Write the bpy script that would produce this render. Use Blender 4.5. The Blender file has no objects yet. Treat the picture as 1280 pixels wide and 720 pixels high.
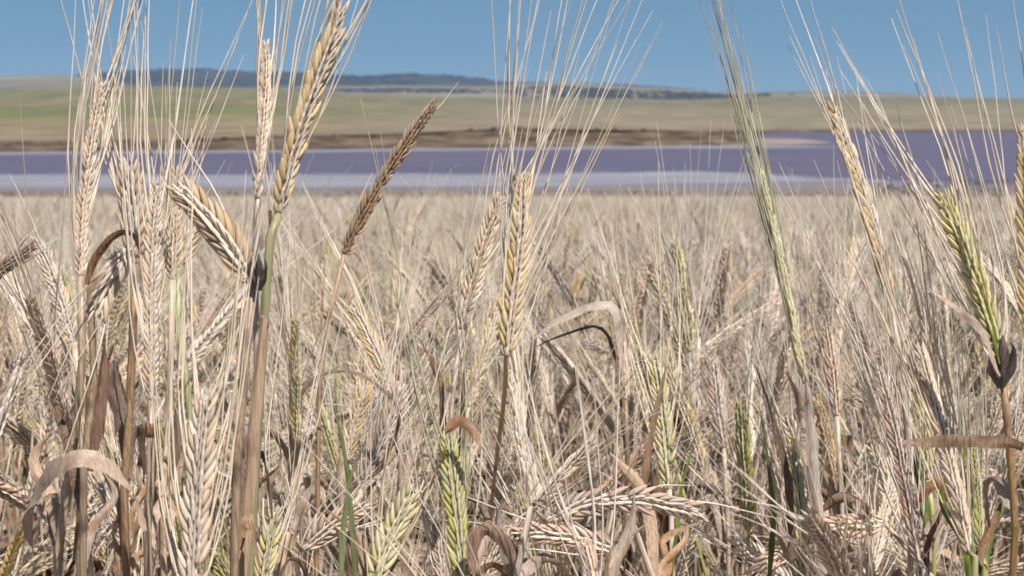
import bpy, math, random
import numpy as np
from mathutils import Vector, Matrix

# ------------------------------------------------------------------ scene, camera, sky, sun
scn = bpy.context.scene
col = scn.collection
R = math.radians
rng = random.Random(11)
nrg = np.random.default_rng(11)

F = 1600.0                       # focal length in pixels of a 1280 x 720 frame
EYE = 0.83
PITCH = math.atan(225 / F)
CAM = Vector((0, 0, EYE))
cam = bpy.data.objects.new('camera', bpy.data.cameras.new('camera'))
col.objects.link(cam)
cam.location = CAM
cam.rotation_euler = (R(90) - PITCH, 0, 0)
cam.data.sensor_width = 36
cam.data.lens = 36 * F / 1280
cam.data.clip_start = 0.02
cam.data.clip_end = 20000
cam.data.dof.use_dof = True
cam.data.dof.focus_distance = 0.53
cam.data.dof.aperture_fstop = 27
scn.camera = cam

SUN_EL, SUN_AZ = R(59), R(143)   # azimuth clockwise from +Y (the view direction): high, behind the camera to the right
w = bpy.data.worlds.new('World')
scn.world = w
w.use_nodes = True
nt = w.node_tree
sky = nt.nodes.new('ShaderNodeTexSky')
sky.sky_type = 'NISHITA'
sky.sun_disc = False
sky.sun_elevation = SUN_EL
sky.sun_rotation = SUN_AZ
sky.altitude = 5000
sky.air_density = 1.0
sky.dust_density = 0.0
sky.ozone_density = 2.0
hsv = nt.nodes.new('ShaderNodeHueSaturation')
hsv.inputs['Saturation'].default_value = 1.2
hsv.inputs['Value'].default_value = 0.93
nt.links.new(sky.outputs[0], hsv.inputs['Color'])
bg = nt.nodes['Background']
bg.inputs['Strength'].default_value = 0.05
flat = nt.nodes.new('ShaderNodeMixRGB')          # the even dusty blue of the day
flat.inputs[0].default_value = 0.65
flat.inputs[2].default_value = (3.0, 5.35, 7.6, 1)
nt.links.new(hsv.outputs[0], flat.inputs[1])
nt.links.new(flat.outputs[0], bg.inputs[0])

sl = bpy.data.lights.new('sun', 'SUN')
sl.energy = 5.0
sl.angle = R(0.5)
sl.color = (1.0, 0.94, 0.89)
so = bpy.data.objects.new('sun', sl)
col.objects.link(so)
sd = Vector((math.sin(SUN_AZ) * math.cos(SUN_EL), math.cos(SUN_AZ) * math.cos(SUN_EL), math.sin(SUN_EL)))
so.rotation_euler = sd.to_track_quat('Z', 'Y').to_euler()
so.location = sd * 50

scn.view_settings.view_transform = 'Standard'
scn.view_settings.look = 'None'
scn.view_settings.gamma = 1
scn.view_settings.exposure = 0.4
scn.cycles.filter_width = 1.7
scn.cycles.max_bounces = 6
scn.cycles.transparent_max_bounces = 4
scn.cycles.volume_bounces = 0

FWD = Vector((0, math.cos(PITCH), -math.sin(PITCH)))
UPV = Vector((0, math.sin(PITCH), math.cos(PITCH)))
RGT = Vector((1, 0, 0))


def ray(px, py):
    return FWD + RGT * ((px - 640) / F) + UPV * ((360 - py) / F)


def at(px, py, D):               # the point at depth D (metres along the view axis) seen at a pixel
    return CAM + ray(px, py) * D


def on_level(px, py, z):         # the point of the level plane z seen at a pixel
    d = ray(px, py)
    return CAM + d * ((z - EYE) / d.z)


def at_y(px, py, Y):             # the point of the upright plane y = Y seen at a pixel
    d = ray(px, py)
    return CAM + d * (Y / d.y)


# ------------------------------------------------------------------ materials
def nodes(name):
    m = bpy.data.materials.new(name)
    m.use_nodes = True
    return m, m.node_tree.nodes, m.node_tree.links, m.node_tree.nodes['Principled BSDF']


def ramp(N, stops):
    r = N.new('ShaderNodeValToRGB')
    e = r.color_ramp.elements
    while len(e) < len(stops):
        e.new(0.5)
    for i, (p, c) in enumerate(stops):
        e[i].position = p
        e[i].color = (*c, 1)
    return r


def dry(name, c0, c1, streak=(260, 260, 26), rough=0.55, spec=0.35, trans=0.0, vary=0.35, bump=0.25, blotch=None):
    """straw, husk or leaf: two tones in lengthwise streaks, blotches, each object a little different"""
    m, N, L, B = nodes(name)
    tc = N.new('ShaderNodeTexCoord')
    mp = N.new('ShaderNodeMapping')
    mp.inputs['Scale'].default_value = streak
    L.new(tc.outputs['Object'], mp.inputs['Vector'])
    oi = N.new('ShaderNodeObjectInfo')
    add = N.new('ShaderNodeVectorMath')
    add.operation = 'ADD'
    sc_ = N.new('ShaderNodeMath')
    sc_.operation = 'MULTIPLY'
    sc_.inputs[1].default_value = 50
    L.new(oi.outputs['Random'], sc_.inputs[0])
    L.new(mp.outputs[0], add.inputs[0])
    L.new(sc_.outputs[0], add.inputs[1])
    n = N.new('ShaderNodeTexNoise')
    n.inputs['Scale'].default_value = 2.0
    n.inputs['Detail'].default_value = 3
    L.new(add.outputs[0], n.inputs['Vector'])
    r = ramp(N, [(0.3, c0), (0.7, c1)])
    L.new(n.outputs['Fac'], r.inputs[0])
    last = r.outputs[0]
    if blotch:
        n2 = N.new('ShaderNodeTexNoise')
        n2.inputs['Scale'].default_value = 70
        n2.inputs['Detail'].default_value = 4
        L.new(tc.outputs['Object'], n2.inputs['Vector'])
        r2 = ramp(N, [(0.55, (0, 0, 0)), (0.7, (1, 1, 1))])
        L.new(n2.outputs['Fac'], r2.inputs[0])
        mx = N.new('ShaderNodeMixRGB')
        L.new(r2.outputs[0], mx.inputs[0])
        L.new(last, mx.inputs[1])
        mx.inputs[2].default_value = (*blotch, 1)
        last = mx.outputs[0]
    h = N.new('ShaderNodeHueSaturation')
    mr = N.new('ShaderNodeMapRange')
    mr.inputs['To Min'].default_value = 1 - vary
    mr.inputs['To Max'].default_value = 1 + vary * 0.6
    L.new(oi.outputs['Random'], mr.inputs[0])
    L.new(mr.outputs[0], h.inputs['Value'])
    fr = N.new('ShaderNodeMath')
    fr.operation = 'FRACT'
    f2 = N.new('ShaderNodeMath')
    f2.operation = 'MULTIPLY'
    f2.inputs[1].default_value = 7.31
    L.new(oi.outputs['Random'], f2.inputs[0])
    L.new(f2.outputs[0], fr.inputs[0])
    ms = N.new('ShaderNodeMapRange')
    ms.inputs['To Min'].default_value = 0.7
    ms.inputs['To Max'].default_value = 1.2
    L.new(fr.outputs[0], ms.inputs[0])
    L.new(ms.outputs[0], h.inputs['Saturation'])
    L.new(last, h.inputs['Color'])
    L.new(h.outputs[0], B.inputs['Base Color'])
    B.inputs['Roughness'].default_value = rough
    B.inputs['Specular IOR Level'].default_value = spec
    if bump:
        b = N.new('ShaderNodeBump')
        b.inputs['Strength'].default_value = bump
        b.inputs['Distance'].default_value = 0.0004
        L.new(n.outputs['Fac'], b.inputs['Height'])
        L.new(b.outputs[0], B.inputs['Normal'])
    if trans:
        t = N.new('ShaderNodeBsdfTranslucent')
        L.new(h.outputs[0], t.inputs[0])
        mixs = N.new('ShaderNodeMixShader')
        mixs.inputs[0].default_value = trans
        L.new(B.outputs[0], mixs.inputs[1])
        L.new(t.outputs[0], mixs.inputs[2])
        L.new(mixs.outputs[0], N['Material Output'].inputs[0])
    return m


GR = (420, 420, 60)
M = {
    'pale': dry('pale_grain', (0.53, 0.40, 0.285), (0.77, 0.64, 0.49), GR, bump=0.5, vary=0.26),
    'gold': dry('golden_grain', (0.50, 0.36, 0.17), (0.70, 0.56, 0.33), GR, bump=0.5, vary=0.26),
    'pink': dry('pinkish_grain', (0.43, 0.29, 0.215), (0.66, 0.505, 0.40), GR, bump=0.5, vary=0.26),
    'green': dry('green_grain', (0.31, 0.31, 0.085), (0.54, 0.50, 0.23), GR, vary=0.18),
    'lime': dry('yellow_green_grain', (0.47, 0.40, 0.18), (0.67, 0.59, 0.36), GR, vary=0.2),
    'tan': dry('tan_grain', (0.38, 0.27, 0.17), (0.58, 0.44, 0.30), GR, vary=0.2),
    'brown': dry('brown_grain', (0.25, 0.165, 0.105), (0.48, 0.345, 0.235), GR, vary=0.2),
    'awn': dry('pale_awn', (0.62, 0.50, 0.365), (0.86, 0.755, 0.61), (200, 200, 40), rough=0.4, spec=0.5, vary=0.3, bump=0),
    'awn_green': dry('greenish_awn', (0.20, 0.205, 0.10), (0.62, 0.57, 0.42), (200, 200, 14), rough=0.4, spec=0.5, vary=0.2, bump=0),
    'stem': dry('straw_stem', (0.36, 0.255, 0.17), (0.64, 0.515, 0.39), (700, 700, 9), rough=0.38, vary=0.35, bump=0.5, blotch=(0.27, 0.175, 0.11)),
    'stem_brown': dry('brown_stem', (0.18, 0.11, 0.055), (0.44, 0.30, 0.175), (700, 700, 9), rough=0.45, vary=0.25, bump=0.5, blotch=(0.13, 0.08, 0.05)),
    'stem_green': dry('green_stem', (0.25, 0.26, 0.08), (0.42, 0.39, 0.16), (500, 500, 9), rough=0.4, vary=0.25),
    'sheath': dry('old_sheath', (0.28, 0.20, 0.14), (0.50, 0.39, 0.29), (700, 700, 9), rough=0.5, vary=0.1, bump=0.6, blotch=(0.2, 0.13, 0.09)),
    'node': dry('stem_node', (0.16, 0.09, 0.05), (0.36, 0.22, 0.12), (500, 500, 300), vary=0.2),
    'leaf': dry('dry_leaf', (0.20, 0.125, 0.08), (0.45, 0.32, 0.22), (700, 700, 12), rough=0.6, spec=0.18, trans=0.05, bump=0.5, vary=0.35, blotch=(0.26, 0.15, 0.09)),
    'leaf_brown': dry('brown_leaf', (0.09, 0.052, 0.034), (0.29, 0.18, 0.115), (700, 700, 12), rough=0.6, spec=0.18, trans=0.03, bump=0.5, vary=0.25, blotch=(0.14, 0.08, 0.05)),
    'leaf_tan': dry('tan_leaf', (0.32, 0.215, 0.14), (0.54, 0.40, 0.285), (700, 700, 12), rough=0.6, spec=0.18, trans=0.04, vary=0.12, bump=0.5, blotch=(0.26, 0.15, 0.09)),
    'leaf_green': dry('green_leaf', (0.10, 0.15, 0.03), (0.24, 0.27, 0.07), (420, 420, 14), rough=0.45, trans=0.2, vary=0.3),
    'husk': dry('pale_husk', (0.56, 0.45, 0.345), (0.77, 0.665, 0.55), GR, vary=0.2),
    'husk_green': dry('green_husk', (0.42, 0.39, 0.19), (0.66, 0.60, 0.40), GR, vary=0.2),
    'husk_brown': dry('brown_husk', (0.25, 0.16, 0.10), (0.46, 0.33, 0.22), GR, vary=0.2),
    'husk_dark': dry('withered_husk', (0.05, 0.035, 0.035), (0.16, 0.12, 0.11), GR, vary=0.2),
}


# ------------------------------------------------------------------ geometry helpers
class Geo:
    def __init__(s):
        s.v, s.f, s.m, s.n = [], [], [], 0

    def add(s, v, f, mat):
        v = np.asarray(v, float).reshape(-1, 3)
        o = s.n
        s.v.append(v)
        s.n += len(v)
        s.f.extend([tuple(i + o for i in q) for q in f])
        s.m.extend([mat] * len(f))

    def merge(s, g, shift=None):
        for v in g.v:
            s.v.append(v if shift is None else v + shift)
        o = s.n
        s.f.extend([tuple(i + o for i in q) for q in g.f])
        s.m.extend(g.m)
        s.n += g.n

    def mesh(s, name, origin=None, smooth=True):
        me = bpy.data.meshes.new(name)
        v = np.vstack(s.v)
        if origin is not None:
            v = v - np.array(origin)
        me.from_pydata(v.tolist(), [], s.f)
        mats = list(dict.fromkeys(s.m))
        for k in mats:
            me.materials.append(M[k])
        ix = {k: i for i, k in enumerate(mats)}
        me.polygons.foreach_set('material_index', [ix[k] for k in s.m])
        me.polygons.foreach_set('use_smooth', [smooth] * len(s.f))
        me.update()
        return me


def npv(p):
    return np.array([p[0], p[1], p[2]], float)


def unit(v):
    return v / (np.linalg.norm(v) + 1e-12)


def curve(pts, n):
    """n points, evenly spaced, on a Catmull-Rom curve through pts"""
    P = np.array([npv(p) for p in pts])
    if len(P) == 2:
        d = P
    else:
        E = np.vstack([2 * P[0] - P[1], P, 2 * P[-1] - P[-2]])
        out = []
        for i in range(len(P) - 1):
            a, b, c, e = E[i], E[i + 1], E[i + 2], E[i + 3]
            for t in np.linspace(0, 1, 13)[:-1]:
                out.append(0.5 * (2 * b + (c - a) * t + (2 * a - 5 * b + 4 * c - e) * t * t + (3 * b - a - 3 * c + e) * t ** 3))
        out.append(P[-1])
        d = np.array(out)
    s = np.r_[0, np.cumsum(np.linalg.norm(np.diff(d, axis=0), axis=1))]
    q = np.linspace(0, s[-1], n)
    return np.stack([np.interp(q, s, d[:, k]) for k in range(3)], 1), s[-1]


def tangents(p):
    t = np.gradient(p, axis=0)
    return t / (np.linalg.norm(t, axis=1)[:, None] + 1e-12)


def tube(p, rad, sides, ph=0.0, cap=True):
    t = tangents(p)
    ref = np.array([0.31, -0.94, 0.13])
    V, Fc = [], []
    a = np.arange(sides) * 2 * math.pi / sides + ph
    n0 = None
    for i in range(len(p)):
        nn = ref if n0 is None else n0
        nn = unit(nn - t[i] * nn.dot(t[i]))
        n0 = nn
        b = np.cross(t[i], nn)
        V.append(p[i] + rad[i] * (np.cos(a)[:, None] * nn + np.sin(a)[:, None] * b))
    for i in range(len(p) - 1):
        for j in range(sides):
            k = (j + 1) % sides
            Fc.append((i * sides + j, i * sides + k, (i + 1) * sides + k, (i + 1) * sides + j))
    if cap:
        e = (len(p) - 1) * sides
        Fc.append(tuple(range(e, e + sides)))
        Fc.append(tuple(range(sides - 1, -1, -1)))
    return np.vstack(V), Fc


CRINKLE = random.Random(3)


def ribbon(p, width, side, fold=0.25, cols=2):
    """a leaf blade along p, a shallow V across"""
    t = tangents(p)
    V, Fc = [], []
    n = len(p)
    for i in range(n):
        s = unit(side[i] - t[i] * side[i].dot(t[i]))
        nn = np.cross(t[i], s)
        for c in range(cols + 1):
            u = c / cols * 2 - 1
            V.append(p[i] + s * u * width[i] / 2 * (1 + CRINKLE.uniform(-.13, .1)) + nn * width[i] * CRINKLE.uniform(-.07, .07) + nn * (abs(u) - 0.5) * width[i] * fold * (0.8 + 0.4 * math.sin(i * 0.9)))
    k = cols + 1
    for i in range(n - 1):
        for c in range(cols):
            Fc.append((i * k + c, i * k + c + 1, (i + 1) * k + c + 1, (i + 1) * k + c))
    return np.array(V), Fc


def grain_shape(rings, sides, belly=0.42, ridge=0.07, seed=0):
    """unit grain: 1 long on +Z, 1 wide in X and Y, pointed at the tip, faint nerves along it"""
    q = random.Random(seed)
    V, Fc = [(0, 0, 0)], []
    for i in range(1, rings):
        t = i / rings
        r = 0.5 * (math.sin(math.pi * t ** 0.78)) ** 0.72 * (1 - 0.25 * t)
        for j in range(sides):
            a = 2 * math.pi * j / sides
            rr = r * (1 + ridge * math.cos(4 * a) + q.uniform(-0.03, 0.03))
            V.append((rr * math.cos(a), rr * math.sin(a) + 0.10 * math.sin(math.pi * t), t))
    V.append((0, 0, 1))
    for j in range(sides):
        Fc.append((0, 1 + (j + 1) % sides, 1 + j))
    for i in range(rings - 2):
        for j in range(sides):
            k = (j + 1) % sides
            a, b = 1 + i * sides, 1 + (i + 1) * sides
            Fc.append((a + j, a + k, b + k, b + j))
    e = 1 + (rings - 2) * sides
    for j in range(sides):
        Fc.append((e + j, e + (j + 1) % sides, len(V) - 1))
    return np.array(V, float), Fc


GRAIN_HI = [grain_shape(7, 8, seed=i) for i in range(4)]
GRAIN_LO = [grain_shape(4, 5, seed=i) for i in range(2)]
GRAIN_FAR = grain_shape(3, 4)
GRAIN_MESH = {}


def grain_mesh(c, i):
    if (c, i) not in GRAIN_MESH:
        g = Geo()
        g.add(*GRAIN_HI[i], c)
        GRAIN_MESH[c, i] = g.mesh('grain')
    return GRAIN_MESH[c, i]


# ------------------------------------------------------------------ a barley plant
def make_ear(pts, k, roll, q, face=(0, -1, 0), grains=None, awn_len=0.115, spread=1.0, bias=(0, 0, 0), awn_sides=3, awn_seg=6, awn_rad=0.00036,
             drop_awn=0.0, bare=0.0, open_=1.0):
    """grain matrices, husk shapes and awn shapes on an ear running along pts (base to tip)"""
    L = curve(pts, 20)[1]
    pitch = 0.0018 * k
    nn = max(8, int(L / pitch))
    p, _ = curve(pts, nn)
    t = tangents(p)
    face = npv(face)
    G, H, A = [], [], []
    for i in range(nn):
        f = i / (nn - 1)
        N_ = face - t[i] * face.dot(t[i])
        if np.linalg.norm(N_) < 0.2:
            N_ = np.array([0, 0, 1.0]) - t[i] * t[i][2]
        N_ = unit(N_)
        S_ = np.cross(t[i], N_)
        c, s = math.cos(roll), math.sin(roll)
        N2, S2 = N_ * c + S_ * s, S_ * c - N_ * s
        sg = 1 if i % 2 else -1
        size = k * min(1, 0.62 + f * 4) * (1 - 0.38 * max(0, (f - 0.72) / 0.28)) * q.uniform(0.86, 1.1)
        a = R(q.uniform(18, 32)) * open_ * (1 - 0.3 * f)
        ax = unit(t[i] * math.cos(a) + S2 * sg * math.sin(a) + N2 * q.uniform(-0.08, 0.08))
        base = p[i] + S2 * sg * 0.0012 * k
        wide = unit(N2 - ax * N2.dot(ax) + S2 * q.uniform(-0.12, 0.12))
        wide = unit(wide - ax * wide.dot(ax))
        out = np.cross(ax, wide) * 1.0
        if out.dot(S2 * sg) < 0:
            wide, out = -wide, -out
        ln = 0.0100 * size
        Mx = np.stack([wide * 0.0038 * size, out * 0.0026 * size, ax * ln], 1)
        miss = q.random() < bare
        if not miss:
            G.append((base, Mx))
            # the two small sterile spikelets that lie against the flat faces of the ear
            for fs in (-1, 1):
                hb = p[i] + N2 * fs * 0.0011 * k + S2 * sg * 0.0007 * k
                ha = unit(t[i] + N2 * fs * q.uniform(0.10, 0.2) + S2 * sg * q.uniform(0.02, 0.2))
                ws = unit(S2 - ha * S2.dot(ha))
                H.append((hb, np.stack([ws * 0.0017 * size, np.cross(ha, ws) * 0.0012 * size, ha * 0.0085 * size], 1)))
        if q.random() < drop_awn or miss:
            continue
        tip = base + ax * ln * 0.97
        AL = awn_len * k ** 0.3 * (q.uniform(0.8, 1.1) if q.random() > 0.22 else q.uniform(0.3, 0.75)) * (1 - 0.12 * abs(f - 0.4))
        d1 = unit(t[i] + S2 * sg * q.uniform(0.0, 0.22) * spread + N2 * q.uniform(-0.16, 0.16) * spread + npv(bias) * q.uniform(0.5, 1.3))
        d2 = unit(d1 + np.array([q.uniform(-1, 1), q.uniform(-1, 1), q.uniform(-1, 0.3)]) * 0.10 * spread)
        pp = [tip]
        for j in range(awn_seg):
            u = (j + 0.5) / awn_seg
            d = unit(ax * max(0, 1 - 3 * u) + d1 * (1 - 0.5 * u) + d2 * u + np.array([q.gauss(0, 1), q.gauss(0, 1), q.gauss(0, 1)]) * 0.018)
            pp.append(pp[-1] + d * AL / awn_seg)
        pp = np.array(pp)
        rr = awn_rad * np.linspace(1.0, 0.28, awn_seg + 1) * q.uniform(0.8, 1.25)
        A.append(tube(pp, rr, awn_sides, q.uniform(0, 6), cap=False))
    return G, H, A, p


def put(shape, base, Mx):
    V, Fc = shape
    return V @ Mx.T + base, Fc


def stem_geo(pts, r0, r1, c, q, seg=14, sides=6, nodes_at=(), sheath=None):
    """a hollow straw from the ground up, thickened at its nodes"""
    p, L = curve(pts, seg)
    f = np.linspace(0, 1, seg)
    rad = r0 + (r1 - r0) * f ** 1.2
    g = Geo()
    g.add(*tube(p, rad, sides), c)
    for nf in nodes_at:
        i = nf * (seg - 1)
        c0 = np.array([np.interp(i, range(seg), p[:, kx]) for kx in range(3)])
        tt = tangents(p)[int(round(i))]
        rr = np.interp(i, range(seg), rad)
        pp = np.array([c0 - tt * 0.002, c0 - tt * 0.0008, c0 + tt * 0.0008, c0 + tt * 0.002])
        g.add(*tube(pp, np.array([1.02, 1.14, 1.14, 1.02]) * rr, sides), 'node')
    return g


def leaf_geo(pts, width, c, q, side=None, twist=(0, 0), n=14, fold=0.22, cols=2, prof=None):
    p, L = curve(pts, n)
    t = tangents(p)
    S = []
    for i in range(n):
        f = i / (n - 1)
        s0 = npv(side) if side is not None else np.cross(t[i], np.array([0, 0, 1.0]))
        if np.linalg.norm(s0) < 0.1:
            s0 = np.array([1.0, 0, 0])
        s0 = unit(s0 - t[i] * s0.dot(t[i]))
        a = R(np.interp(f, np.linspace(0, 1, len(twist)), twist))
        S.append(s0 * math.cos(a) + np.cross(t[i], s0) * math.sin(a))
    f = np.linspace(0, 1, n)
    if prof is None:
        wd = width * np.minimum(1, 0.45 + f * 3) * (1 - f ** 3.0 * 0.95)
    else:
        wd = width * np.interp(f, np.linspace(0, 1, len(prof)), prof)
    wd = wd * (1 + 0.05 * np.sin(f * 17 + q.uniform(0, 6)))
    g = Geo()
    g.add(*ribbon(p, wd, S, fold, cols), c)
    return g


def link(name, me, parent, loc=(0, 0, 0)):
    o = bpy.data.objects.new(name, me)
    col.objects.link(o)
    o.parent = parent
    o.location = loc
    return o


def thing(name, loc, label, cat, group=None):
    o = bpy.data.objects.new(name, None)
    col.objects.link(o)
    o.location = loc
    o.empty_display_size = 0.02
    o['label'] = label
    o['category'] = cat
    if group:
        o['group'] = group
    return o


def structure(name, geo_or_mesh, smooth=True):
    me = geo_or_mesh.mesh(name, smooth=smooth) if isinstance(geo_or_mesh, Geo) else geo_or_mesh
    o = bpy.data.objects.new(name, me)
    col.objects.link(o)
    o['kind'] = 'structure'
    return o


def copy_tree(o, parent=None):
    c = o.copy()
    col.objects.link(c)
    c.parent = parent
    for ch in o.children:
        copy_tree(ch, c)
    return c


HUSK = {'pale': 'husk', 'gold': 'husk', 'pink': 'husk', 'green': 'husk_green', 'lime': 'husk_green', 'brown': 'husk_brown', 'tan': 'husk'}


def emit_plant(root, base, sg, ear, c, leaves, q, awn_mat='awn', split=True, split_awns=False, lowc=None):
    """stem, ear (> grain, awn) and leaf objects under root, whose origin is base"""
    base = npv(base)
    link('stem', sg.mesh('stem', base), root)
    G, H, A, p = ear
    e0 = p[0]
    eg = Geo()
    eg.add(*tube(p, np.linspace(0.0011, 0.0006, len(p)), 5), HUSK[c])
    for b, mx in H:
        eg.add(*put(GRAIN_LO[0], b, mx), HUSK[c])
    if not split:
        for b, mx in G:
            eg.add(*put(GRAIN_HI[q.randrange(4)] if split is None else GRAIN_LO[q.randrange(2)], b, mx), c)
    eo = link('ear', eg.mesh('ear', e0), root, e0 - base)
    if split:
        for b, mx in G:
            o = link('grain', grain_mesh(c, q.randrange(4)), eo)
            o.matrix_local = Matrix([[*mx[r], (b - e0)[r]] for r in range(3)] + [[0, 0, 0, 1]])
    if A:
        if split_awns:
            for v, f in A:
                g = Geo()
                g.add(v, f, awn_mat)
                link('awn', g.mesh('awn', e0), eo)
        else:
            g = Geo()
            for v, f in A:
                g.add(v, f, awn_mat)
            ao = link('awns', g.mesh('awns', e0), eo)
            ao['kind'] = 'stuff'
    for lg in leaves:
        link('leaf', lg.mesh('leaf', base), root)


# ------------------------------------------------------------------ the land
SLOPE = 0.068


def ground_z(x, y):
    y1 = max(y, -30.0)
    z = -SLOPE * y1
    return z if y1 < 116 else -SLOPE * 116 - (y1 - 116) * 0.012


LAKE_Z = -8.0
SHORE = 125.0


def m_ground():
    m, N, L, B = nodes('field_soil')
    tc = N.new('ShaderNodeTexCoord')
    n = N.new('ShaderNodeTexNoise')
    n.inputs['Scale'].default_value = 30
    n.inputs['Detail'].default_value = 6
    L.new(tc.outputs['Object'], n.inputs['Vector'])
    r = ramp(N, [(0.3, (0.10, 0.065, 0.045)), (0.55, (0.22, 0.15, 0.10)), (0.75, (0.40, 0.30, 0.21))])
    L.new(n.outputs['Fac'], r.inputs[0])
    L.new(r.outputs[0], B.inputs['Base Color'])
    B.inputs['Roughness'].default_value = 0.95
    return m


M['soil'] = m_ground()


def noise_mat(name, stops, scale, rough=0.9, spec=0.2, detail=5, bump=0.0, bdist=0.1):
    m, N, L, B = nodes(name)
    tc = N.new('ShaderNodeTexCoord')
    mp = N.new('ShaderNodeMapping')
    mp.inputs['Scale'].default_value = scale
    L.new(tc.outputs['Object'], mp.inputs['Vector'])
    n = N.new('ShaderNodeTexNoise')
    n.inputs['Scale'].default_value = 1
    n.inputs['Detail'].default_value = detail
    L.new(mp.outputs[0], n.inputs['Vector'])
    r = ramp(N, stops)
    L.new(n.outputs['Fac'], r.inputs[0])
    L.new(r.outputs[0], B.inputs['Base Color'])
    B.inputs['Roughness'].default_value = rough
    B.inputs['Specular IOR Level'].default_value = spec
    if bump:
        b = N.new('ShaderNodeBump')
        b.inputs['Strength'].default_value = bump
        b.inputs['Distance'].default_value = bdist
        L.new(n.outputs['Fac'], b.inputs['Height'])
        L.new(b.outputs[0], B.inputs['Normal'])
    return m


M['lake'] = noise_mat('pink_lake_water', [(0.25, (0.068, 0.053, 0.080)), (0.5, (0.098, 0.075, 0.110)), (0.75, (0.135, 0.108, 0.144))], (0.03, 0.6, 1), 0.45, 0.25, 4, 0.25, 0.05)
M['salt'] = noise_mat('salt_crust', [(0.3, (0.145, 0.142, 0.168)), (0.72, (0.27, 0.267, 0.288))], (0.035, 0.35, 1), 0.8, 0.3)
M['wet_salt'] = noise_mat('wet_salt', [(0.3, (0.14, 0.118, 0.125)), (0.7, (0.19, 0.165, 0.175))], (0.02, 0.2, 1), 0.7, 0.3)
M['mud'] = noise_mat('shore_mud', [(0.3, (0.125, 0.10, 0.085)), (0.7, (0.20, 0.165, 0.13))], (0.05, 0.4, 1))
M['spit'] = noise_mat('sand_spit', [(0.3, (0.20, 0.15, 0.13)), (0.7, (0.30, 0.23, 0.20))], (0.05, 0.1, 1))
M['shrub'] = noise_mat('saltbush', [(0.3, (0.08, 0.062, 0.042)), (0.6, (0.15, 0.115, 0.075)), (0.8, (0.22, 0.165, 0.11))], (0.8, 0.8, 0.8))
M['bank_scrub'] = noise_mat('bank_scrub', [(0.3, (0.07, 0.042, 0.03)), (0.6, (0.14, 0.092, 0.062)), (0.8, (0.20, 0.14, 0.095))], (0.5, 0.5, 0.5))
M['bank'] = noise_mat('eroded_bank', [(0.32, (0.045, 0.032, 0.022)), (0.5, (0.095, 0.068, 0.046)), (0.68, (0.17, 0.122, 0.085))], (0.16, 0.16, 1.2), 0.95, 0.1, 6, 0.6, 1.0)


def m_fields():
    """paddocks in bands of different crop: greener to the left far up the slope, tan below"""
    m, N, L, B = nodes('paddocks')
    ge = N.new('ShaderNodeNewGeometry')
    at_ = N.new('ShaderNodeAttribute')
    at_.attribute_name = 'band'
    mp = N.new('ShaderNodeMapping')
    mp.inputs['Scale'].default_value = (0.006, 0.03, 0.02)
    L.new(ge.outputs['Position'], mp.inputs['Vector'])
    n = N.new('ShaderNodeTexNoise')
    n.inputs['Scale'].default_value = 1
    n.inputs['Detail'].default_value = 6
    L.new(mp.outputs[0], n.inputs['Vector'])
    ad = N.new('ShaderNodeMath')
    ad.operation = 'MULTIPLY_ADD'
    ad.inputs[1].default_value = 0.24
    L.new(n.outputs['Fac'], ad.inputs[0])
    sep = N.new('ShaderNodeSeparateColor')
    L.new(at_.outputs['Color'], sep.inputs[0])
    sub = N.new('ShaderNodeMath')
    sub.operation = 'SUBTRACT'
    sub.inputs[1].default_value = 0.12
    L.new(sep.outputs[0], sub.inputs[0])
    L.new(sub.outputs[0], ad.inputs[2])
    tanc, pinkc, grn, olv = (0.42, 0.33, 0.20), (0.40, 0.29, 0.19), (0.285, 0.28, 0.125), (0.33, 0.30, 0.15)
    left = ramp(N, [(0.0, (0.30, 0.22, 0.14)), (0.10, tanc), (0.30, tanc), (0.42, (0.36, 0.31, 0.15)), (0.50, grn), (0.66, (0.27, 0.28, 0.10)),
                    (0.74, pinkc), (0.80, (0.34, 0.29, 0.16)), (0.88, grn), (1.0, olv)])
    right = ramp(N, [(0.0, (0.26, 0.20, 0.13)), (0.08, (0.41, 0.34, 0.22)), (0.36, (0.42, 0.35, 0.23)), (0.42, (0.36, 0.30, 0.18)), (0.5, (0.42, 0.35, 0.22)),
                     (0.75, (0.35, 0.31, 0.19)), (0.85, (0.30, 0.27, 0.17)), (1.0, (0.34, 0.29, 0.20))])
    L.new(ad.outputs[0], left.inputs[0])
    L.new(ad.outputs[0], right.inputs[0])
    mx = N.new('ShaderNodeMixRGB')
    L.new(sep.outputs[1], mx.inputs[0])
    L.new(left.outputs[0], mx.inputs[1])
    L.new(right.outputs[0], mx.inputs[2])
    n3 = N.new('ShaderNodeTexNoise')
    n3.inputs['Scale'].default_value = 0.05
    n3.inputs['Detail'].default_value = 8
    L.new(ge.outputs['Position'], n3.inputs['Vector'])
    r3 = ramp(N, [(0.32, (0.33, 0.33, 0.33)), (0.5, (0.48, 0.475, 0.48)), (0.68, (0.62, 0.61, 0.60))])
    L.new(n3.outputs['Fac'], r3.inputs[0])
    mu = N.new('ShaderNodeMixRGB')
    mu.blend_type = 'MULTIPLY'
    mu.inputs[0].default_value = 1
    L.new(mx.outputs[0], mu.inputs[1])
    L.new(r3.outputs[0], mu.inputs[2])
    L.new(mu.outputs[0], B.inputs['Base Color'])
    B.inputs['Roughness'].default_value = 0.95
    B.inputs['Specular IOR Level'].default_value = 0.1
    return m


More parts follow.
